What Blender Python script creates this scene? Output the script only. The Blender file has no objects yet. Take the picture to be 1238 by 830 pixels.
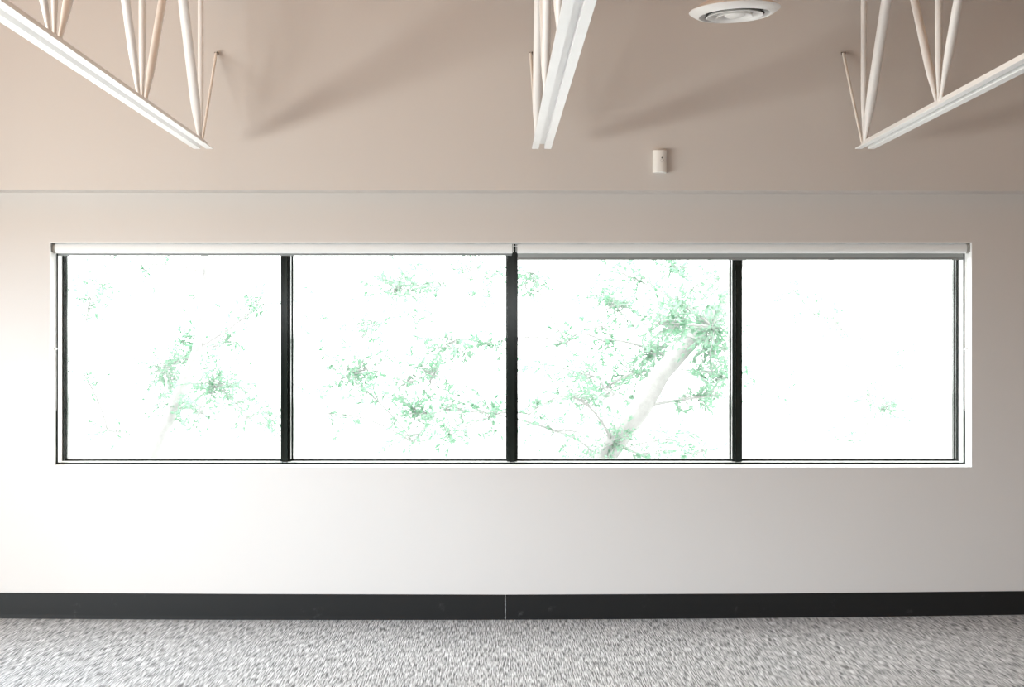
import bpy, bmesh, math, random
from mathutils import Vector, Matrix
random.seed(7)

# ------------------------------------------------------------------ camera
DW = 7.5            # camera to window wall
FPX = 1500.0        # focal length in pixels of a 1238 px wide frame
CH = 1.66           # camera height
S = bpy.context.scene
COL = S.collection
cam_d = bpy.data.cameras.new('camera')
cam_d.sensor_width = 36.0
cam_d.lens = FPX / 1238.0 * 36.0
cam_d.shift_x = 25.0 / 1238.0
cam_d.clip_end = 300
cam = bpy.data.objects.new('camera', cam_d)
COL.objects.link(cam)
cam.location = (0, -DW, CH)
cam.rotation_euler = (math.pi / 2, 0, 0)
S.camera = cam

# ------------------------------------------------------------------ light
S.view_settings.view_transform = 'Standard'
S.view_settings.look = 'None'
S.view_settings.gamma = 1.0
S.view_settings.use_curve_mapping = False
S.view_settings.exposure = 0.0
S.cycles.use_denoising = True
S.cycles.max_bounces = 10
S.cycles.diffuse_bounces = 6
S.cycles.transparent_max_bounces = 16
S.cycles.sample_clamp_indirect = 8.0
SKY = 6.0

w = bpy.data.worlds.new('overcast_sky')
S.world = w
w.use_nodes = True
bg = w.node_tree.nodes['Background']
bg.inputs[0].default_value = (1.0, 1.0, 1.0, 1)
bg.inputs[1].default_value = SKY


def area(name, loc, rot, sx, sy, power, color):
    d = bpy.data.lights.new(name, 'AREA')
    d.shape = 'RECTANGLE'
    d.size = sx
    d.size_y = sy
    d.energy = power
    d.color = color
    o = bpy.data.objects.new(name, d)
    o.location = loc
    o.rotation_euler = rot
    COL.objects.link(o)
    return o


XL, XR, YB, ZC = -4.6, 6.4, -11.5, 3.92     # room: left wall, right wall, rear wall, ceiling
# daylight entering the tall glazing of the left wall, plus an added fill from the rear
# (name, location, aim point, size, power, colour): bright sky seen high, and light off the pale paving, low
LIGHTS = [
    ('sky_left', (XL - 3.0, -5.2, 2.85), (XL, -4.2, 2.0), 4.5, 1.1, 1250, (0.61, 0.80, 0.97)),
    ('paving_left', (XL - 0.35, -4.3, 1.1), (XL + 3.0, -3.6, 1.3), 3.6, 0.9, 312, (1.0, 1.0, 0.94)),
    ('rear_fill', (-1.0, YB - 3.0, 2.65), (-0.6, YB, 2.5), 6.0, 1.0, 200, (0.93, 0.97, 1.0)),  # added fill, no known source behind the camera
]
for nm, lo, aim, sx_, sy_, pw, cc in LIGHTS:
    rot = (Vector(aim) - Vector(lo)).to_track_quat('-Z', 'Y').to_euler()
    area(nm, lo, rot, sx_, sy_, pw, cc)


# ------------------------------------------------------------------ helpers
def mat(name, color, rough=0.6, metal=0.0, spec=0.5, noise=None, bump=None, coat=0.0):
    """Principled material with a light procedural variation."""
    m = bpy.data.materials.new(name)
    m.use_nodes = True
    nt = m.node_tree
    b = nt.nodes['Principled BSDF']
    b.inputs['Roughness'].default_value = rough
    b.inputs['Metallic'].default_value = metal
    b.inputs['Specular IOR Level'].default_value = spec
    b.inputs['Coat Weight'].default_value = coat
    b.inputs['Base Color'].default_value = (*color, 1)
    tc = nt.nodes.new('ShaderNodeTexCoord')
    if noise:
        scale, amt = noise
        n = nt.nodes.new('ShaderNodeTexNoise')
        n.inputs['Scale'].default_value = scale
        n.inputs['Detail'].default_value = 4
        nt.links.new(tc.outputs['Object'], n.inputs['Vector'])
        r = nt.nodes.new('ShaderNodeValToRGB')
        r.color_ramp.elements[0].position = 0.3
        r.color_ramp.elements[1].position = 0.7
        r.color_ramp.elements[0].color = (*[c * (1 - amt) for c in color], 1)
        r.color_ramp.elements[1].color = (*[min(1, c * (1 + amt)) for c in color], 1)
        nt.links.new(n.outputs['Fac'], r.inputs['Fac'])
        nt.links.new(r.outputs['Color'], b.inputs['Base Color'])
    if bump:
        scale, dist = bump
        n2 = nt.nodes.new('ShaderNodeTexNoise')
        n2.inputs['Scale'].default_value = scale
        n2.inputs['Detail'].default_value = 3
        nt.links.new(tc.outputs['Object'], n2.inputs['Vector'])
        bp = nt.nodes.new('ShaderNodeBump')
        bp.inputs['Distance'].default_value = dist
        bp.inputs['Strength'].default_value = 0.5
        nt.links.new(n2.outputs['Fac'], bp.inputs['Height'])
        nt.links.new(bp.outputs['Normal'], b.inputs['Normal'])
    return m


def glass_mat():
    m = bpy.data.materials.new('window_glass')
    m.use_nodes = True
    nt = m.node_tree
    nt.nodes.remove(nt.nodes['Principled BSDF'])
    out = nt.nodes['Material Output']
    t = nt.nodes.new('ShaderNodeBsdfTransparent')
    t.inputs[0].default_value = (0.97, 0.985, 0.975, 1)
    g = nt.nodes.new('ShaderNodeBsdfGlossy')
    g.inputs['Roughness'].default_value = 0.02
    lw = nt.nodes.new('ShaderNodeLayerWeight')
    lw.inputs['Blend'].default_value = 0.5
    pw = nt.nodes.new('ShaderNodeMath')
    pw.operation = 'POWER'
    pw.inputs[1].default_value = 5.0
    nt.links.new(lw.outputs['Facing'], pw.inputs[0])
    f = nt.nodes.new('ShaderNodeMath')
    f.operation = 'MULTIPLY_ADD'
    f.inputs[1].default_value = 0.6
    f.inputs[2].default_value = 0.02
    nt.links.new(pw.outputs[0], f.inputs[0])
    mx = nt.nodes.new('ShaderNodeMixShader')
    nt.links.new(f.outputs[0], mx.inputs[0])
    nt.links.new(t.outputs[0], mx.inputs[1])
    nt.links.new(g.outputs[0], mx.inputs[2])
    nt.links.new(mx.outputs[0], out.inputs[0])
    return m


def carpet_mat():
    m = bpy.data.materials.new('woven_loop_carpet')
    m.use_nodes = True
    nt = m.node_tree
    N, L = nt.nodes, nt.links
    b = N['Principled BSDF']
    b.inputs['Roughness'].default_value = 0.95
    b.inputs['Specular IOR Level'].default_value = 0.1
    tc = N.new('ShaderNodeTexCoord')

    def stretched(sx, sy, scale, detail, off=0.0):
        mp = N.new('ShaderNodeMapping')
        mp.inputs['Scale'].default_value = (sx, sy, 1)
        mp.inputs['Location'].default_value = (off, off * 2, 0)
        L.new(tc.outputs['Object'], mp.inputs['Vector'])
        n = N.new('ShaderNodeTexNoise')
        n.inputs['Scale'].default_value = scale
        n.inputs['Detail'].default_value = detail
        L.new(mp.outputs[0], n.inputs['Vector'])
        return n
    a = stretched(185, 10, 1.0, 1.0)
    c = stretched(1.2, 1.2, 1.0, 2, 3.0)
    # yarn rows: alternate light and dark tufts in a brick offset
    mp = N.new('ShaderNodeMapping')
    mp.inputs['Scale'].default_value = (1, 1, 1)
    mp.inputs['Rotation'].default_value = (0, 0, math.pi / 2)
    L.new(tc.outputs['Object'], mp.inputs['Vector'])
    br = N.new('ShaderNodeTexBrick')
    br.inputs['Scale'].default_value = 1.0
    br.inputs['Brick Width'].default_value = 0.085
    br.inputs['Row Height'].default_value = 0.0125
    br.inputs['Mortar Size'].default_value = 0.0022
    br.inputs['Mortar Smooth'].default_value = 0.6
    br.inputs['Color1'].default_value = (0.78, 0.78, 0.78, 1)
    br.inputs['Color2'].default_value = (0.30, 0.30, 0.30, 1)
    br.inputs['Mortar'].default_value = (0.12, 0.12, 0.12, 1)
    L.new(mp.outputs[0], br.inputs['Vector'])
    r = N.new('ShaderNodeValToRGB')
    r.color_ramp.elements[0].position = 0.38
    r.color_ramp.elements[1].position = 0.62
    r.color_ramp.elements[0].color = (0.10, 0.10, 0.10, 1)
    r.color_ramp.elements[1].color = (0.86, 0.86, 0.86, 1)
    L.new(a.outputs['Fac'], r.inputs['Fac'])
    mx = N.new('ShaderNodeMix')
    mx.data_type = 'RGBA'
    mx.inputs[0].default_value = 0.35
    L.new(r.outputs['Color'], mx.inputs[6])
    L.new(br.outputs['Color'], mx.inputs[7])
    r2 = N.new('ShaderNodeValToRGB')
    r2.color_ramp.elements[0].color = (0.88, 0.88, 0.88, 1)
    r2.color_ramp.elements[1].color = (1, 1, 1, 1)
    L.new(c.outputs['Fac'], r2.inputs['Fac'])
    mu = N.new('ShaderNodeMix')
    mu.data_type = 'RGBA'
    mu.blend_type = 'MULTIPLY'
    mu.inputs[0].default_value = 1.0
    L.new(mx.outputs[2], mu.inputs[6])
    L.new(r2.outputs['Color'], mu.inputs[7])
    L.new(mu.outputs[2], b.inputs['Base Color'])
    bp = N.new('ShaderNodeBump')
    bp.inputs['Distance'].default_value = 0.004
    bp.inputs['Strength'].default_value = 0.6
    L.new(a.outputs['Fac'], bp.inputs['Height'])
    L.new(bp.outputs['Normal'], b.inputs['Normal'])
    return m


def rubber_mat():
    m = mat('black_rubber_base', (0.007, 0.007, 0.007), rough=0.5, spec=0.35)
    nt = m.node_tree
    N, L = nt.nodes, nt.links
    b = N['Principled BSDF']
    tc = N.new('ShaderNodeTexCoord')
    n = N.new('ShaderNodeTexNoise')
    n.inputs['Scale'].default_value = 9
    n.inputs['Detail'].default_value = 6
    n.inputs['Roughness'].default_value = 0.7
    L.new(tc.outputs['Object'], n.inputs['Vector'])
    r = N.new('ShaderNodeValToRGB')       # scuff marks
    r.color_ramp.elements[0].position = 0.62
    r.color_ramp.elements[1].position = 0.80
    r.color_ramp.elements[0].color = (0.007, 0.007, 0.007, 1)
    r.color_ramp.elements[1].color = (0.05, 0.05, 0.05, 1)
    L.new(n.outputs['Fac'], r.inputs['Fac'])
    L.new(r.outputs['Color'], b.inputs['Base Color'])
    return m


M = {
    'wall': mat('painted_plaster', (0.64, 0.60, 0.57), rough=0.75, spec=0.3, noise=(0.8, 0.012), bump=(60, 0.0006)),
    'side': mat('painted_side_wall', (0.66, 0.61, 0.56), rough=0.8, noise=(1.0, 0.01)),
    'ceiling': mat('timber_roof_deck', (0.62, 0.36, 0.20), rough=0.8, noise=(2.0, 0.08)),
    'lining': mat('daylight_white_return', (0.86, 0.86, 0.855), rough=0.6, noise=(3, 0.01)),  # whiter than the wall: daylight on the returns put into the colour
    'frame': mat('dark_bronze_aluminium', (0.013, 0.017, 0.014), rough=0.15, spec=0.36, noise=(6, 0.1)),
    'steel': mat('white_painted_steel', (0.87, 0.86, 0.85), rough=0.45, noise=(5, 0.02)),
    'rod': mat('cream_painted_rod', (0.90, 0.86, 0.81), rough=0.6, noise=(5, 0.03)),
    'darkmetal': mat('dark_bolt_metal', (0.09, 0.07, 0.055), rough=0.5, metal=0.3, noise=(20, 0.1)),
    'shade': mat('white_shade_fabric', (0.80, 0.80, 0.79), rough=0.85, noise=(200, 0.02)),
    'shadegrey': mat('backlit_grey_shade_cloth', (0.36, 0.375, 0.365), rough=0.9, noise=(200, 0.03)),
    'hem': mat('grey_hem_bar', (0.24, 0.25, 0.245), rough=0.5, noise=(20, 0.02)),
    'clutch': mat('grey_clutch_plastic', (0.34, 0.32, 0.29), rough=0.35, noise=(20, 0.04)),
    'clutchdark': mat('dark_clutch_core', (0.05, 0.045, 0.04), rough=0.4, noise=(20, 0.04)),
    'chain': mat('white_bead_plastic', (0.75, 0.75, 0.74), rough=0.4, noise=(50, 0.02)),
    'plastic': mat('white_sensor_plastic', (0.88, 0.87, 0.84), rough=0.4, noise=(20, 0.01)),
    'lens': mat('grey_lens_plastic', (0.10, 0.10, 0.10), rough=0.3, noise=(20, 0.02)),
    'vent': mat('white_enamel_metal', (0.84, 0.82, 0.80), rough=0.35, noise=(8, 0.015)),
    'ventin': mat('shade_dark_duct_metal', (0.05, 0.046, 0.042), rough=0.5, metal=0.5, noise=(8, 0.05)),  # near-black: shade inside the diffuser put into the colour
    'seam': mat('pale_seam_adhesive', (0.30, 0.30, 0.30), rough=0.8, noise=(80, 0.3)),
    'rubber': rubber_mat(),
    'carpet': carpet_mat(),
    'glass': glass_mat(),
    'bark': mat('pale_grey_bark', (0.40, 0.397, 0.397), rough=0.9, noise=(12, 0.1), bump=(30, 0.01)),
    'blocker': mat('dark_sky_block', (0.10, 0.095, 0.09), rough=0.9, noise=(3, 0.2)),
    'ground': mat('pale_concrete_ground', (0.62, 0.62, 0.61), rough=0.9, noise=(0.6, 0.05)),
}


def leaf_mat(name, c1, c2):
    m = bpy.data.materials.new(name)
    m.use_nodes = True
    nt = m.node_tree
    N, L = nt.nodes, nt.links
    N.remove(N['Principled BSDF'])
    tc = N.new('ShaderNodeTexCoord')
    n = N.new('ShaderNodeTexNoise')
    n.inputs['Scale'].default_value = 3.0
    n.inputs['Detail'].default_value = 3
    L.new(tc.outputs['Object'], n.inputs['Vector'])
    r = N.new('ShaderNodeValToRGB')
    r.color_ramp.elements[0].position = 0.35
    r.color_ramp.elements[1].position = 0.65
    r.color_ramp.elements[0].color = (*c1, 1)
    r.color_ramp.elements[1].color = (*c2, 1)
    L.new(n.outputs['Fac'], r.inputs['Fac'])
    d = N.new('ShaderNodeBsdfDiffuse')
    t = N.new('ShaderNodeBsdfTranslucent')
    mx = N.new('ShaderNodeMixShader')
    mx.inputs[0].default_value = 0.5
    L.new(r.outputs['Color'], d.inputs[0])
    L.new(r.outputs['Color'], t.inputs[0])
    L.new(d.outputs[0], mx.inputs[1])
    L.new(t.outputs[0], mx.inputs[2])
    L.new(mx.outputs[0], N['Material Output'].inputs[0])
    return m


M['leaf'] = leaf_mat('haze_pale_green_leaves', (0.235, 0.43, 0.30), (0.35, 0.48, 0.395))  # overexposed haze on the foliage put into these pale greens


def finish(name, bm, m, parent=None, smooth=False):
    bmesh.ops.recalc_face_normals(bm, faces=bm.faces)
    me = bpy.data.meshes.new(name)
    bm.to_mesh(me)
    bm.free()
    if smooth:
        for p in me.polygons:
            p.use_smooth = True
        me.set_sharp_from_angle(angle=math.radians(38))
    me.materials.append(m)
    o = bpy.data.objects.new(name, me)
    COL.objects.link(o)
    if parent:
        o.parent = parent
    return o


def empty(name, loc, label, cat, group=None):
    o = bpy.data.objects.new(name, None)
    COL.objects.link(o)
    o.location = loc
    o['label'] = label
    o['category'] = cat
    if group:
        o['group'] = group
    return o


def struct(o, label, cat):
    o['kind'] = 'structure'
    o['label'] = label
    o['category'] = cat
    return o


def box(bm, x0, x1, y0, y1, z0, z1, bevel=0.0):
    vs = [bm.verts.new((x, y, z)) for x in (x0, x1) for y in (y0, y1) for z in (z0, z1)]
    fs = []
    for a in ((0, 1, 3, 2), (4, 6, 7, 5), (0, 4, 5, 1), (2, 3, 7, 6), (0, 2, 6, 4), (1, 5, 7, 3)):
        fs.append(bm.faces.new([vs[i] for i in a]))
    if bevel:
        es = list({e for f in fs for e in f.edges})
        bmesh.ops.bevel(bm, geom=es, offset=bevel, segments=2, profile=0.6, affect='EDGES')


def tube(bm, pts, radii, n=12, flat=None):
    """sweep a circle through pts; flat = per-point (a, b) factors making crimped ends"""
    rings = []
    pts = [Vector(p) for p in pts]
    up = Vector((1, 0, 0))
    for i, p in enumerate(pts):
        d = (pts[min(i + 1, len(pts) - 1)] - pts[max(i - 1, 0)]).normalized()
        u = up - d * up.dot(d)
        if u.length < 0.05:
            u = Vector((0, 1, 0)) - d * d.y
        u.normalize()
        v = d.cross(u)
        fa, fb = flat[i] if flat else (1, 1)
        rings.append([bm.verts.new(p + (u * math.cos(k * 2 * math.pi / n) * fa + v * math.sin(k * 2 * math.pi / n) * fb) * radii[i]) for k in range(n)])
    for a, b in zip(rings, rings[1:]):
        for k in range(n):
            bm.faces.new((a[k], a[(k + 1) % n], b[(k + 1) % n], b[k]))
    bm.faces.new(rings[0][::-1])
    bm.faces.new(rings[-1])


def lathe(bm, prof, n=64, axis='Z', origin=(0, 0, 0), closed=False):
    """revolve (r, h) points"""
    o = Vector(origin)
    rings = []
    for r, h in prof:
        ring = []
        for k in range(n):
            a = 2 * math.pi * k / n
            if axis == 'Z':
                v = Vector((r * math.cos(a), r * math.sin(a), h))
            else:
                v = Vector((h, r * math.cos(a), r * math.sin(a)))
            ring.append(bm.verts.new(o + v))
        rings.append(ring)
    prs = list(zip(rings, rings[1:]))
    if closed:
        prs.append((rings[-1], rings[0]))
    for a, b in prs:
        for k in range(n):
            bm.faces.new((a[k], a[(k + 1) % n], b[(k + 1) % n], b[k]))
    if not closed:
        if prof[0][0] > 1e-5:
            bm.faces.new(rings[0])
        if prof[-1][0] > 1e-5:
            bm.faces.new(rings[-1])


# ------------------------------------------------------------------ room shell
OX0, OX1, OZ0, OZ1 = -2.670, 2.906, 0.908, 2.272     # window opening
LEDGE_Y = -0.14                                       # upper wall stands proud of the lower wall


def zfloor(x):
    x = max(-3.3, min(3.3, x))
    return -0.0075 + 0.0032 * x + 0.0020 * x * x


bm = bmesh.new()
T = 0.32
box(bm, XL - 0.3, OX0, 0, T, -0.1, 2.66)
box(bm, OX1, XR + 0.3, 0, T, -0.1, 2.66)
box(bm, OX0, OX1, 0, T, OZ1, 2.66)
# wall below the window with a sill that rises slightly towards the frame
vs = [bm.verts.new(c) for c in [(OX0, 0, -0.1), (OX0, T, -0.1), (OX0, T, 0.920), (OX0, 0.1, 0.920), (OX0, 0, OZ0),
                                (OX1, 0, -0.1), (OX1, T, -0.1), (OX1, T, 0.920), (OX1, 0.1, 0.920), (OX1, 0, OZ0 + 0.004)]]
bm.faces.new(vs[:5])
bm.faces.new(vs[5:][::-1])
for k in range(5):
    bm.faces.new((vs[k], vs[(k + 1) % 5], vs[5 + (k + 1) % 5], vs[5 + k]))
# upper wall, its lower edge a touch out of level
zl, zr = 2.574, 2.560
vs = [bm.verts.new(c) for c in [(XL - .3, LEDGE_Y, zl), (XR + .3, LEDGE_Y, zr), (XR + .3, LEDGE_Y, ZC), (XL - .3, LEDGE_Y, ZC),
                                (XL - .3, T, zl), (XR + .3, T, zr), (XR + .3, T, ZC), (XL - .3, T, ZC)]]
for a in ((0, 1, 2, 3), (5, 4, 7, 6), (0, 4, 5, 1), (3, 2, 6, 7), (0, 3, 7, 4), (1, 5, 6, 2)):
    bm.faces.new([vs[i] for i in a])
struct(finish('wall_back', bm, M['wall']), 'pale plaster wall around the ribbon window, its upper part standing proud of the lower', 'wall')

bm = bmesh.new()
nx = 60
g0, g1 = [], []
for i in range(nx + 1):
    x = XL - .3 + (XR - XL + .6) * i / nx
    g0.append(bm.verts.new((x, YB - .3, zfloor(x))))
    g1.append(bm.verts.new((x, 0.02, zfloor(x))))
for i in range(nx):
    bm.faces.new((g0[i], g0[i + 1], g1[i + 1], g1[i]))
r = bmesh.ops.extrude_face_region(bm, geom=list(bm.faces))
for e in r['geom']:
    if isinstance(e, bmesh.types.BMVert):
        e.co.z -= 0.15
struct(finish('floor', bm, M['carpet']), 'grey loop-pile carpet with fine streaked tufts', 'floor')

bm = bmesh.new()
box(bm, XL - .3, XR + .3, YB - .3, T, ZC, ZC + .15)
struct(finish('ceiling', bm, M['ceiling']), 'warm timber roof deck above the joists', 'ceiling')

LY0, LY1, LZ0, LZ1 = -6.7, -1.9, 0.08, 2.42          # glazing of the left wall
bm = bmesh.new()
box(bm, XL - .3, XL, LY1, 0, -0.1, ZC)
box(bm, XL - .3, XL, YB - .3, LY0, -0.1, ZC)
box(bm, XL - .3, XL, LY0, LY1, LZ1, ZC)
box(bm, XL - .3, XL, LY0, LY1, -0.1, LZ0)
struct(finish('wall_left', bm, M['side']), 'left side wall with tall glazing', 'wall')
bm = bmesh.new()
box(bm, XR, XR + .3, YB - .3, 0, -0.1, ZC)
struct(finish('wall_right', bm, M['side']), 'right side wall', 'wall')
bm = bmesh.new()
RX0, RX1, RZ0, RZ1 = -4.2, 1.8, 0.3, 2.45
box(bm, XL, RX0, YB - .3, YB, -0.1, ZC)
box(bm, RX1, XR, YB - .3, YB, -0.1, ZC)
box(bm, RX0, RX1, YB - .3, YB, RZ1, ZC)
box(bm, RX0, RX1, YB - .3, YB, -0.1, RZ0)
struct(finish('wall_front', bm, M['side']), 'wall behind the camera with a wide opening added for the fill light', 'wall')

# black rubber baseboard, two lengths butted together
BT = [(-4.9, 0.160), (-2.97, 0.155), (-1.47, 0.147), (0.085, 0.1425), (1.72, 0.150), (3.22, 0.165), (6.7, 0.172)]


def interp(tab, x):
    for (a, fa), (b, fb) in zip(tab, tab[1:]):
        if x <= b:
            t = max(0, (x - a) / (b - a))
            return fa + (fb - fa) * t
    return tab[-1][1]


def baseboard(name, x0, x1, label):
    bm = bmesh.new()
    n = 24
    prof_prev = None
    for i in range(n + 1):
        x = x0 + (x1 - x0) * i / n
        zt = interp(BT, x)
        zb = zfloor(x) - 0.01
        ring = [bm.verts.new((x, yy, zz)) for yy, zz in [
            (0, zb), (-0.0085, zb), (-0.0085, zb + 0.012), (-0.008, zb + 0.022), (-0.0075, zb + 0.034),
            (-0.0075, zt - 0.004), (-0.005, zt), (0, zt)]]
        if prof_prev:
            for k in range(8):
                bm.faces.new((prof_prev[k], prof_prev[(k + 1) % 8], ring[(k + 1) % 8], ring[k]))
        else:
            bm.faces.new(ring)
        prof_prev = ring
    bm.faces.new(prof_prev[::-1])
    return struct(finish(name, bm, M['rubber']), label, 'baseboard')


bb = baseboard('baseboard_back', XL, 0.0835, 'black rubber baseboard along the window wall, left of the joint')
baseboard('baseboard_back', 0.0865, XR, 'black rubber baseboard along the window wall, right of the joint')
bm = bmesh.new()
pr = [(0.085 + random.uniform(-.0012, .0012), z) for z in [0.0 + 0.0112 * k for k in range(13)]]
for (xa, za), (xb, zb) in zip(pr, pr[1:]):
    wv = random.uniform(0.0016, 0.0032)
    box(bm, (xa + xb) / 2 - wv, (xa + xb) / 2 + wv, -0.0095, -0.001, za, zb)
seam = finish('seam', bm, M['seam'], bb)
seam['label'] = 'pale scuffed joint between the two baseboard lengths'

# ------------------------------------------------------------------ ribbon window
win = bpy.data.objects.new('window_1', None)
COL.objects.link(win)
win.location = (0, 0, 0)
struct(win, 'long ribbon window of four panes in a dark metal frame', 'window')
FY = 0.10
# perimeter frame as stepped rings: (inset from, inset to, y front, y back)
bm = bmesh.new()


def ring_frame(bm, x0, x1, z0, z1, t, y0, y1, tb=None):
    tb = t if tb is None else tb
    box(bm, x0, x0 + t, y0, y1, z0, z1)
    box(bm, x1 - t, x1, y0, y1, z0, z1)
    box(bm, x0 + t, x1 - t, y0, y1, z0, z0 + tb)
    box(bm, x0 + t, x1 - t, y0, y1, z1 - t, z1)


FX0, FX1, FZ0, FZ1 = OX0 + 0.0, OX1 + 0.0, 0.920, OZ1
ring_frame(bm, FX0, FX1, FZ0, FZ1, 0.0145, FY, 0.235, 0.0125)
ring_frame(bm, FX0 + .0145, FX1 - .0145, FZ0 + .0125, FZ1 - .0145, 0.0165, FY + .076, 0.233, 0.007)
ring_frame(bm, FX0 + .031, FX1 - .031, FZ0 + .0195, FZ1 - .031, 0.005, FY + .100, 0.231, 0.005)
finish('window_frame', bm, M['frame'], win)
bm = bmesh.new()
ring_frame(bm, FX0 + .0145, FX1 - .0145, FZ0 + .0125, FZ1 - .0145, 0.0015, FY + .002, FY + .0755, 0.0015)
fl = finish('bright_return_liner', bm, M['lining'], win)  # white liner added over the dark return in place of its daylight
fl['label'] = 'white liner added on the frame return, daylight put into its colour'
MX = []
for px in (344.2, 619.2, 892.6):
    x = (px - 594) * (DW + FY) / FPX
    MX.append(x)
    bm = bmesh.new()
    box(bm, x - .0155, x + .0155, FY + 0.004, 0.25, FZ0 + .012, FZ1 - .012)
    box(bm, x - .031, x + .031, FY + .034, 0.24, FZ0 + .012, FZ1 - .012)
    box(bm, x - .037, x + .037, FY + .095, 0.23, FZ0 + .020, FZ1 - .012)
    # shallow raised lips on the face
    box(bm, x - .0155, x - .0125, FY, FY + .006, FZ0 + .012, FZ1 - .012)
    box(bm, x + .0125, x + .0155, FY, FY + .006, FZ0 + .012, FZ1 - .012)
    finish('mullion', bm, M['frame'], win)
edges = [FX0 + .036] + [v for x in MX for v in (x - .037, x + .037)] + [FX1 - .036]
for k in range(4):
    bm = bmesh.new()
    box(bm, edges[2 * k], edges[2 * k + 1], 0.215, 0.221, FZ0 + .025, FZ1 - .036)
    finish('glass_pane', bm, M['glass'], win)

# lining of the recess in front of the frame, whitened to stand for daylight
bm = bmesh.new()
box(bm, OX0, OX0 + .003, 0.0005, FY, OZ0, OZ1)
box(bm, OX1 - .003, OX1, 0.0005, FY, OZ0, OZ1)
box(bm, OX0 + .003, OX1 - .003, 0.0005, FY, OZ1 - .003, OZ1)
vs = [bm.verts.new(c) for c in [(OX0 + .003, .0005, OZ0 - .002), (OX1 - .003, .0005, OZ0 + .002), (OX1 - .003, FY, FZ0 - .003), (OX0 + .003, FY, FZ0 - .003),
                                (OX0 + .003, .0005, OZ0 + .002), (OX1 - .003, .0005, OZ0 + .006), (OX1 - .003, FY, FZ0 + .001), (OX0 + .003, FY, FZ0 + .001)]]
for a in ((0, 1, 2, 3), (4, 5, 6, 7), (0, 1, 5, 4), (2, 3, 7, 6), (0, 3, 7, 4), (1, 2, 6, 5)):
    bm.faces.new([vs[i] for i in a])
finish('recess_lining', bm, M['lining'], win)

# side glazing for the room's daylight, and an added unseen rear window
w2 = bpy.data.objects.new('window_2', None)
COL.objects.link(w2)
struct(w2, 'tall dark framed glazing of the left wall', 'window')
bm = bmesh.new()
for y in (LY0, (LY0 * 2 + LY1) / 3, (LY0 + LY1 * 2) / 3, LY1 - .06):
    box(bm, XL - .2, XL - .1, y, y + .06, LZ0, LZ1)
box(bm, XL - .2, XL - .1, LY0, LY1, LZ0, LZ0 + .06)
box(bm, XL - .2, XL - .1, LY0, LY1, LZ1 - .06, LZ1)
finish('window_frame', bm, M['frame'], w2)
w3 = bpy.data.objects.new('rear_fill_window', None)
COL.objects.link(w3)
struct(w3, 'unseen window added behind the camera to let in the fill light', 'window')
bm = bmesh.new()
for k in range(5):
    x = RX0 + (RX1 - RX0 - .06) * k / 4
    box(bm, x, x + .06, YB - .2, YB - .1, RZ0, RZ1)
box(bm, RX0, RX1, YB - .2, YB - .1, RZ0, RZ0 + .06)
box(bm, RX0, RX1, YB - .2, YB - .1, RZ1 - .06, RZ1)
finish('window_frame', bm, M['frame'], w3)

# ------------------------------------------------------------------ steel joists
NODE0, STEP = -0.50, 1.17        # y of the first bottom panel point, panel spacing
ZB = CH + 1.105                  # underside of the bottom chord
ZT = ZB + 1.02                   # top chord underside


def web(parent, name, x, p, q, r, m):
    """round bar with crimped ends"""
    p, q = Vector((x, *p)), Vector((x, *q))
    d = (q - p)
    ln = d.length
    ts = [0, 0.04, 0.10, 0.17, 0.24]
    ts = [t / ln for t in ts] + [0.5] + [1 - t / ln for t in ts[::-1]]
    fl = [(0.42, .55), (0.45, .6), (0.62, .75), (0.88, .93), (1, 1), (1, 1), (1, 1), (.88, .93), (.62, .75), (.45, .6), (.42, .55)]
    bm = bmesh.new()
    tube(bm, [p + d * t for t in ts], [r] * len(ts), 16, fl)
    return finish(name, bm, m, parent, True)


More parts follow.
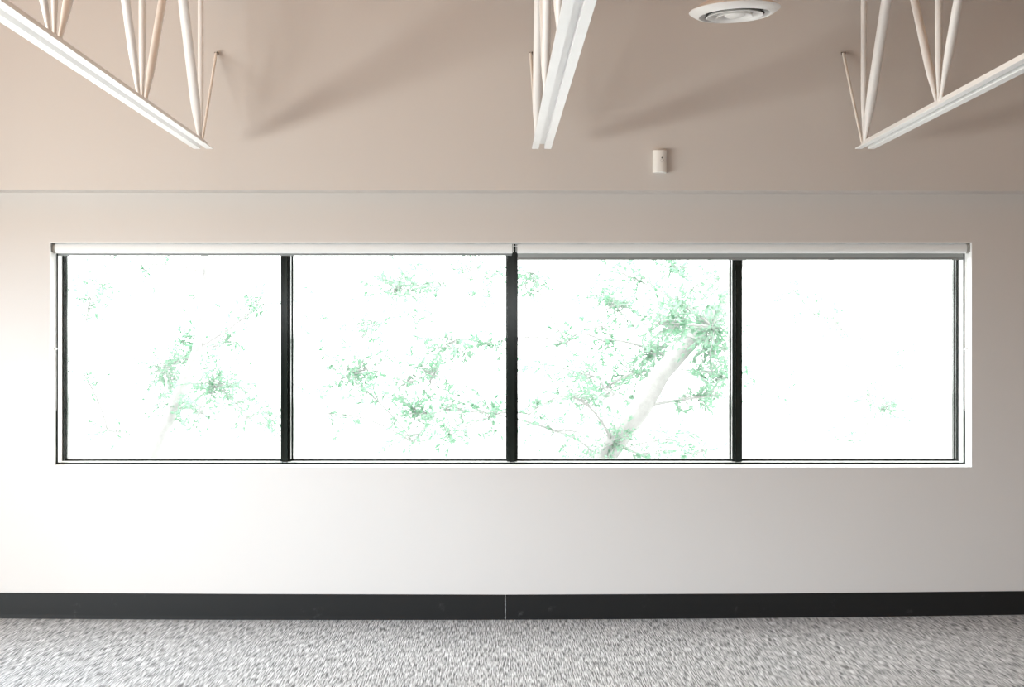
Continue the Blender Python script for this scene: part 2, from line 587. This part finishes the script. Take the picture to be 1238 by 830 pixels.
def joist(xc, off, roff, label):
    j = empty('steel_joist', (0, 0, 0), label, 'joist', None)
    ye = -(DW - 7.05)
    yb = YB + 0.02
    g, lw, th = 0.0165, 0.038, 0.006
    bm = bmesh.new()
    for s in (-1, 1):
        a, b = sorted((xc + s * g, xc + s * (g + lw)))
        box(bm, a, b, yb, ye, ZB, ZB + th)
        a, b = sorted((xc + s * g, xc + s * (g + th)))
        box(bm, a, b, yb, ye, ZB + th, ZB + 0.04)
    # spacer blocks between the two angles at the panel points
    finish('bottom_chord', bm, M['steel'], j)
    bm = bmesh.new()
    box(bm, xc - g, xc + g, yb, ye - .012, ZB + .026, ZB + .036)
    finish('filler_bar', bm, M['steel'], j)
    bm = bmesh.new()
    for s in (-1, 1):
        a, b = sorted((xc + s * g, xc + s * (g + .05)))
        box(bm, a, b, yb, LEDGE_Y - .002, ZT + .044, ZT + .05)
        a, b = sorted((xc + s * g, xc + s * (g + th)))
        box(bm, a, b, yb, LEDGE_Y - .002, ZT - 0.0, ZT + .044)
    finish('top_chord', bm, M['steel'], j)
    zn, zt = ZB + 0.030, ZT + 0.03
    xw = xc + off
    k = 0
    y = NODE0
    while y > yb + 0.7:
        web(j, 'web_post', xw, (y, zn), (y, zt), 0.0165, M['steel'])
        if k == 0:
            web(j, 'web_diagonal', xw, (y - .015, zn), (y - STEP / 2, zt), 0.027, M['steel'])
        else:
            web(j, 'web_diagonal', xw - .004, (y - .035, zn), (y - STEP / 2, zt), 0.020, M['steel'])
            web(j, 'web_diagonal', xw + .004, (y + .035, zn), (y + STEP / 2, zt), 0.020, M['steel'])
        k += 1
        y -= STEP
    # thin brace rod from the chord end up to the wall, with its small wall bracket
    bm = bmesh.new()
    xr_ = xc + roff
    tube(bm, [(xw, NODE0 + .03, zn), (xr_, LEDGE_Y - .02, 3.375)], [0.0075, 0.0085], 12)
    br = finish('brace_rod', bm, M['rod'], j, True)
    bm = bmesh.new()
    box(bm, xr_ - .007, xr_ + .010, LEDGE_Y - .004, LEDGE_Y, 3.370, 3.386, 0.001)
    box(bm, xr_ + .008, xr_ + .011, LEDGE_Y - .028, LEDGE_Y - .004, 3.371, 3.385)
    tube(bm, [(xr_ - .010, LEDGE_Y - .022, 3.379), (xr_ + .012, LEDGE_Y - .022, 3.379)], [0.003, 0.003], 10)
    finish('wall_bracket', bm, M['darkmetal'], j)
    return j


joist(-1.636, -.004, 0.008, 'white open-web steel joist at the left of the ceiling')
joist(0.285, -.030, -0.052, 'white open-web steel joist nearly overhead between the other two')
joist(2.122, -.020, -0.040, 'white open-web steel joist at the right of the ceiling, past the round vent')

# ------------------------------------------------------------------ round air diffuser
D = 6.3
dif = empty('air_diffuser', (294 * D / FPX, -(DW - D), CH + 403 * D / FPX), 'round white ceiling air diffuser with concentric rings on a short duct', 'air vent')
dif.rotation_euler = (math.radians(3.1), math.radians(-2.2), 0)
# the housing keeps its own tilt; positive x end sits higher
bm = bmesh.new()
lathe(bm, [(.126, .060), (.135, .050), (.170, .034), (.205, .014), (.226, .002), (.2295, -.002), (.226, -.006), (.205, -.020), (.188, -.029), (.180, -.030),
           (.177, -.026), (.172, -.010), (.150, .025), (.126, .045)], 72, closed=True)
finish('outer_cone', bm, M['vent'], dif, True)
bm = bmesh.new()
lathe(bm, [(.143, -.032), (.1405, -.028), (.115, .000), (.102, .020), (.099, .018), (.112, -.004), (.136, -.032), (.140, -.0345)], 64, closed=True)
finish('ring_louvre', bm, M['vent'], dif, True)
bm = bmesh.new()
lathe(bm, [(.090, -.034), (.087, -.029), (.070, -.006), (.062, .012), (.059, .010), (.067, -.010), (.083, -.034), (.087, -.0365)], 64, closed=True)
finish('ring_louvre', bm, M['vent'], dif, True)
bm = bmesh.new()
lathe(bm, [(0.0001, -.040), (.030, -.038), (.050, -.030), (.052, -.026), (.040, -.018), (0.0001, -.014)], 48)
finish('centre_cap', bm, M['vent'], dif, True)
bm = bmesh.new()
for a in (0.5, 2.6, 4.7):
    c, s = math.cos(a), math.sin(a)
    tube(bm, [(c * .03, s * .03, -.016), (c * .165, s * .165, -.006)], [.003, .003], 8)
finish('spoke', bm, M['vent'], dif)
bm = bmesh.new()
lathe(bm, [(.124, .30), (.126, .30), (.126, .04), (.124, .04)], 56, closed=True)
lathe(bm, [(.0001, .22), (.123, .22), (.123, .23), (.0001, .23)], 40)
finish('throat_lining', bm, M['ventin'], dif, True)
bm = bmesh.new()
lathe(bm, [(.1470, -.0255), (.1495, -.0255), (.128, .020), (.1255, .020)], 64, closed=True)
finish('gap_shade_ring', bm, M['ventin'], dif, True)  # dark ring added where only shade fills the gap
bm = bmesh.new()
hd = ZC - dif.location.z
lathe(bm, [(.132, .05), (.132, hd - .012), (.1285, hd - .012), (.1285, .05)], 64, closed=True)
finish('duct', bm, M['vent'], dif, True)

# ------------------------------------------------------------------ wall sensor
sx = (797.2 - 594) * (DW + LEDGE_Y) / FPX
sz = CH + (415 - 195.7) * (DW + LEDGE_Y) / FPX
sen = empty('motion_sensor', (sx, LEDGE_Y, sz), 'small white curved motion sensor on the wall above the window', 'sensor')
bm = bmesh.new()
hw, hh, dp = .040, .0665, .050
prof = [(-hw, 0)] + [(-hw * math.cos(t), -.014 - (dp - .014) * math.sin(t) ** 0.8 if 0 < t < math.pi else -.014) for t in [math.pi * k / 20 for k in range(21)]] + [(hw, 0)]
rr = []
for (dz, sc) in [(-hh, .93), (-hh + .003, .985), (-hh + .008, 1), (hh - .008, 1), (hh - .003, .985), (hh, .93)]:
    rr.append([bm.verts.new((x * (0.5 + 0.5 * sc), y * sc, dz)) for x, y in prof])
n = len(prof)
for a, b in zip(rr, rr[1:]):
    for k in range(n):
        bm.faces.new((a[k], a[(k + 1) % n], b[(k + 1) % n], b[k]))
bm.faces.new(rr[0])
bm.faces.new(rr[-1])
finish('housing', bm, M['plastic'], sen, False)
bm = bmesh.new()
lathe(bm, [(.0001, 0), (.0042, 0), (.0045, -.001), (.0045, -.004), (.0001, -.004)], 16)
ld = finish('indicator_light', bm, M['lens'], sen)
ld.rotation_euler = (math.pi / 2, 0, 0)
ld.location = (.009, -.0515, .018)
bm = bmesh.new()
lathe(bm, [(.0085, .0006), (.0095, .0006), (.0095, -.003), (.0085, -.003)], 24, closed=True)
lr = finish('lens_ring', bm, M['shadegrey'], sen)
lr.rotation_euler = (math.pi / 2, 0, 0)
lr.location = (.009, -.0495, .002)

# ------------------------------------------------------------------ roller shades
RY, RZ, RR = 0.048, 2.2375, 0.0300


def shade(x0, x1, drop, chain_side, label):
    """x0..x1 fabric roll; chain_side -1 left, +1 right"""
    e = empty('roller_shade', ((x0 + x1) / 2, RY, RZ), label, 'roller shade', 'rolled-up shades at the head of the window')
    cx = (x0 + x1) / 2

    def L(bm):
        for v in bm.verts:
            v.co -= Vector((cx, RY, RZ))
        return bm
    bm = bmesh.new()
    lathe(bm, [(RR - .002, x0), (RR, x0 + .001), (RR, x1 - .001), (RR - .002, x1)], 48, 'X', (0, RY, RZ))
    finish('fabric_roll', L(bm), M['shade'], e, True)
    # hanging edge of the cloth, tangent to the back of the roll; backlit shade put into its grey
    bm = bmesh.new()
    zb = RZ - RR - drop
    box(bm, x0 + .004, x1 - .004, RY + RR - .004, RY + RR - .001, zb, RZ)
    finish('hanging_cloth', L(bm), M['shadegrey'], e)
    bm = bmesh.new()
    box(bm, x0 + .002, x1 - .002, RY + RR - .008, RY + RR + .003, zb - .012, zb + .002, .002)
    finish('hem_bar', L(bm), M['hem'], e)
    for s, xe in ((-1, x0), (1, x1)):
        ch = (s == chain_side)
        bm = bmesh.new()
        th = 0.004
        wall_x = xe + s * (0.020 if ch else 0.0075)
        a, b = sorted((wall_x, wall_x - s * .003))
        box(bm, a, b, RY - .026, RY + .026, RZ - .022, OZ1, .0008)
        box(bm, min(a, b), max(a, b) + 0.0, RY - .026, RY + .026, OZ1 - .003, OZ1)
        finish('end_bracket', L(bm), M['clutch'] if ch else M['shade'], e)
        bm = bmesh.new()
        if ch:
            a, b = sorted((xe + s * .001, wall_x - s * .003))
            lathe(bm, [(.020, a), (.029, a + .002), (.031, (a + b) / 2), (.029, b - .002), (.020, b)], 40, 'X', (0, RY, RZ))
            c = finish('clutch', L(bm), M['clutch'], e, False)
            bm = bmesh.new()
            lathe(bm, [(.016, a - .0015), (.016, b + .0015)], 32, 'X', (0, RY, RZ))
            finish('hub', L(bm), M['clutchdark'], c)
            c['label'] = 'grey round chain clutch'
        else:
            a, b = sorted((xe, wall_x))
            lathe(bm, [(.010, a), (.010, b)], 20, 'X', (0, RY, RZ))
            finish('end_pin', L(bm), M['clutchdark'], e, False)
    # looped bead chain on the clutch
    xc_ = (x0 - .0095) if chain_side < 0 else (x1 + .0095)
    zend = 1.66 - .00504 * 82
    bm = bmesh.new()
    pts = [(xc_, RY - .006, RZ - .03)]
    path = [(xc_, RY + .002, RZ - .028), (xc_, RY + .008, RZ - .30), (xc_, RY + .010, zend + .03), (xc_, RY + .0155, zend + .006), (xc_, RY + .021, zend),
            (xc_, RY + .0265, zend + .006), (xc_, RY + .030, zend + .03), (xc_, RY + .030, RZ - .30), (xc_, RY + .028, RZ - .018)]
    tube(bm, path, [.0016] * len(path), 8)
    # beads
    for (a, b) in zip(path, path[1:]):
        a, b = Vector(a), Vector(b)
        m_ = max(1, int((b - a).length / .012))
        for q in range(m_):
            p = a.lerp(b, q / m_)
            bmesh.ops.create_icosphere(bm, subdivisions=1, radius=.0029, matrix=Matrix.Translation(p))
    cn = finish('bead_chain', L(bm), M['chain'], e, True)
    bm = bmesh.new()
    zc_ = 1.66 - .00504 * 6.5
    box(bm, xc_ - .006, xc_ + .006, RY + .002, RY + .036, zc_ - .006, zc_ + .006, .002)
    finish('chain_connector', L(bm), M['shade'], cn)
    return e


shade(-2.648, 0.128, 0.000, -1, 'white roller shade fully rolled up over the two left panes, chain at far left')
shade(0.157, 2.884, 0.026, 1, 'white roller shade over the two right panes, an edge of the cloth hanging lower, greyed for its backlit shade')

# ------------------------------------------------------------------ outdoors
bm = bmesh.new()
box(bm, -60, 60, -60, 120, -3.7, -3.5)
gr = finish('ground', bm, M['ground'])
struct(gr, 'pale ground outside the window', 'ground')


# unseen dark walls added to block sky light from the side and rear glazing
bm = bmesh.new()
box(bm, XL - 9.0, XL - 8.6, -32, 1.0, -3.5, 12)
box(bm, XL - 9.0, 16, -32.4, -32, -3.5, 12)
box(bm, 15.6, 16, -32, 1.0, -3.5, 12)
box(bm, XL - 8.6, XL - .3, .7, 1.0, -3.5, 12)
struct(finish('sky_block_wall', bm, M['blocker']), 'unseen dark walls added outside to block sky light', 'wall')
# unseen slabs added overhead to keep sky light off the side and rear glazing
bm = bmesh.new()
box(bm, XL - 8.6, XL - .3, -32, .7, ZC + 1.2, ZC + 1.4)
box(bm, XL - .3, 15.6, -32, YB - .3, ZC + 1.2, ZC + 1.4)
struct(finish('sky_block_roof', bm, M['blocker']), 'unseen slabs added overhead to block sky light', 'ceiling')


def at(px, py, y):
    d = DW + y
    return Vector(((px - 594) * d / FPX, y, CH + (415 - py) * d / FPX))


def bez(a, b, sag, n=7):
    a, b = Vector(a), Vector(b)
    m_ = (a + b) / 2 + Vector((random.uniform(-.2, .2), random.uniform(-.2, .2), sag))
    return [(1 - t) ** 2 * a + 2 * t * (1 - t) * m_ + t * t * b for t in [k / (n - 1) for k in range(n)]]


def leaf(V, F, p, d, ln, wd):
    d = d.normalized()
    s = d.cross(Vector((random.uniform(-1, 1), random.uniform(-1, 1), random.uniform(-1, 1))))
    if s.length < .01:
        return
    s.normalize()
    nrm = d.cross(s)
    i = len(V)
    V += [p, p + d * ln * .35 + s * wd + nrm * wd * .3, p + d * ln * .75 + s * wd * .7 + nrm * wd * .2, p + d * ln - nrm * wd * .4,
          p + d * ln * .75 - s * wd * .7 + nrm * wd * .2, p + d * ln * .35 - s * wd + nrm * wd * .3, p + d * ln * .5 - nrm * wd * .1]
    F += [(i, i + 1, i + 6), (i + 1, i + 2, i + 6), (i + 2, i + 3, i + 6), (i + 3, i + 4, i + 6), (i + 4, i + 5, i + 6), (i + 5, i, i + 6)]


def tree(name, label, trunk, r0, r1, clusters, lsize):
    base = trunk[0]
    e = empty(name, base, label, 'tree', None)
    bm = bmesh.new()
    n = len(trunk)
    tube(bm, [p - base for p in trunk], [r0 + (r1 - r0) * k / (n - 1) for k in range(n)], 14)
    finish('trunk', bm, M['bark'], e, True)
    V, F = [], []
    bm = bmesh.new()
    joints = [(p, .022) for p in trunk[2:]]
    for (c, rad, nl) in sorted(clusters, key=lambda q: min((p - q[0]).length for p in trunk)):
        rad *= 1.6
        nl = int(nl * (5.5 if base.y > 9 else 3.4))
        src, sr = min(joints, key=lambda p: (p[0] - c).length + (0.5 if p[0].z > c.z + .1 else 0))
        path = bez(src, c, random.uniform(.0, .2))
        joints.append((c, max(.008, sr * .8)))
        tube(bm, [p - base for p in path], [sr * (1 - .3 * k / 6) for k in range(7)], 8)
        ntw = max(6, nl // 14)
        for t in range(ntw):
            st = path[random.choice((4, 5, 6, 6))]
            d = Vector((random.gauss(0, 1), random.gauss(0, 1), random.gauss(.1, .8))).normalized()
            ln = rad * random.uniform(.5, 1.15)
            tp = bez(st, c + d * ln, random.uniform(-.1, .15) * rad, 5)
            tube(bm, [p - base for p in tp], [.006, .005, .004, .003, .002], 5)
            for q in range(max(1, nl // ntw)):
                u = random.random() ** .7
                k = min(3, int(u * 4))
                p = tp[k].lerp(tp[k + 1], u * 4 - k)
                dd = (tp[k + 1] - tp[k]).normalized() + Vector((random.gauss(0, .8), random.gauss(0, .8), random.gauss(-.25, .6)))
                leaf(V, F, p - base, dd, lsize * random.uniform(.6, 1.2), lsize * random.uniform(.14, .24))
    finish('branches', bm, M['bark'], e, True)
    me = bpy.data.meshes.new('foliage')
    me.from_pydata([tuple(v) for v in V], [], F)
    me.materials.append(M['leaf'])
    o = bpy.data.objects.new('foliage', me)
    COL.objects.link(o)
    o.parent = e
    return e


# main tree: trunk leans up to the right through the third pane
TY = 6.5
tr = [at(560, 815, TY) + Vector((0, 0, 0)), at(640, 690, TY), at(690, 610, TY), at(735, 545, TY), at(775, 492, TY), at(800, 450, TY), at(835, 412, TY),
      at(868, 370, TY), at(900, 300, TY), at(925, 200, TY)]
tr[0].z = -3.55
cl = []
for px, py, rp, nl in [
        (480, 350, 34, 130), (505, 345, 22, 60), (452, 388, 24, 80), (425, 452, 40, 150), (430, 462, 20, 70), (500, 368, 26, 60), (548, 420, 26, 110),
        (586, 415, 20, 70), (492, 462, 30, 60), (520, 452, 28, 80), (500, 495, 24, 110), (537, 495, 26, 110), (582, 338, 26, 40), (592, 505, 32, 70),
        (500, 535, 30, 60), (395, 500, 34, 40), (375, 370, 26, 20), (590, 365, 24, 40), (560, 320, 22, 20), (545, 525, 30, 60),
        (635, 345, 26, 60), (645, 330, 22, 40), (727, 358, 24, 110), (754, 368, 26, 130), (752, 330, 20, 50), (812, 324, 20, 100), (825, 370, 22, 70),
        (862, 418, 36, 330), (870, 455, 30, 200), (860, 395, 28, 160), (845, 480, 22, 110), (800, 392, 34, 150), (795, 425, 30, 180), (770, 450, 30, 150),
        (810, 395, 24, 110), (705, 452, 30, 130), (690, 478, 30, 90), (730, 470, 30, 90), (685, 415, 22, 50), (730, 412, 16, 40), (740, 535, 36, 170),
        (725, 555, 30, 90), (810, 530, 28, 50), (800, 560, 34, 90), (840, 345, 24, 70), (850, 545, 30, 40), (670, 520, 30, 70), (720, 395, 30, 40),
        (640, 440, 24, 25), (870, 340, 20, 50), (640, 500, 24, 30)]:
    y = TY + random.uniform(-1.6, 1.8)
    cl.append((at(px, py, y), rp * (DW + y) / FPX, nl))
tree('shade_tree', 'leafy tree with pale leaning trunk outside the two middle panes', tr, .17, .06, cl, .065)

TY = 10.0
tl = [at(150, 700, TY), at(165, 600, TY), at(190, 540, TY), at(215, 480, TY), at(240, 420, TY), at(250, 330, TY), at(235, 220, TY)]
tl[0].z = -3.55
cl = []
for px, py, rp, nl in [(205, 440, 26, 130), (230, 432, 26, 100), (205, 468, 26, 90), (262, 468, 30, 130), (290, 468, 22, 90), (210, 492, 22, 90), (312, 368, 20, 60),
                       (275, 412, 22, 60), (228, 405, 16, 60), (125, 345, 30, 70), (110, 360, 20, 50), (330, 515, 18, 50), (240, 500, 24, 60),
                       (100, 450, 24, 30), (130, 520, 26, 25), (300, 505, 22, 40), (170, 320, 30, 20), (240, 365, 26, 20)]:
    y = TY + random.uniform(-1.5, 1.5)
    cl.append((at(px, py, y), rp * (DW + y) / FPX, nl))
tree('shade_tree', 'thinner leafy tree outside the leftmost pane', tl, .13, .04, cl, .065)

TY = 13.0
t3 = [at(1075, 760, TY), at(1060, 600, TY), at(1050, 520, TY), at(1030, 450, TY), at(1010, 380, TY), at(1000, 260, TY)]
t3[0].z = -3.55
cl = []
for px, py, rp, nl in [(1078, 490, 22, 90), (1050, 470, 26, 50), (985, 380, 36, 50), (960, 350, 26, 35), (1020, 400, 30, 40), (1090, 420, 26, 30), (940, 480, 26, 25),
                       (1010, 530, 30, 30), (1100, 360, 30, 15)]:
    y = TY + random.uniform(-1.5, 1.5)
    cl.append((at(px, py, y), rp * (DW + y) / FPX, nl))
tree('shade_tree', 'distant sparse tree faint in the rightmost pane', t3, .12, .04, cl, .065)
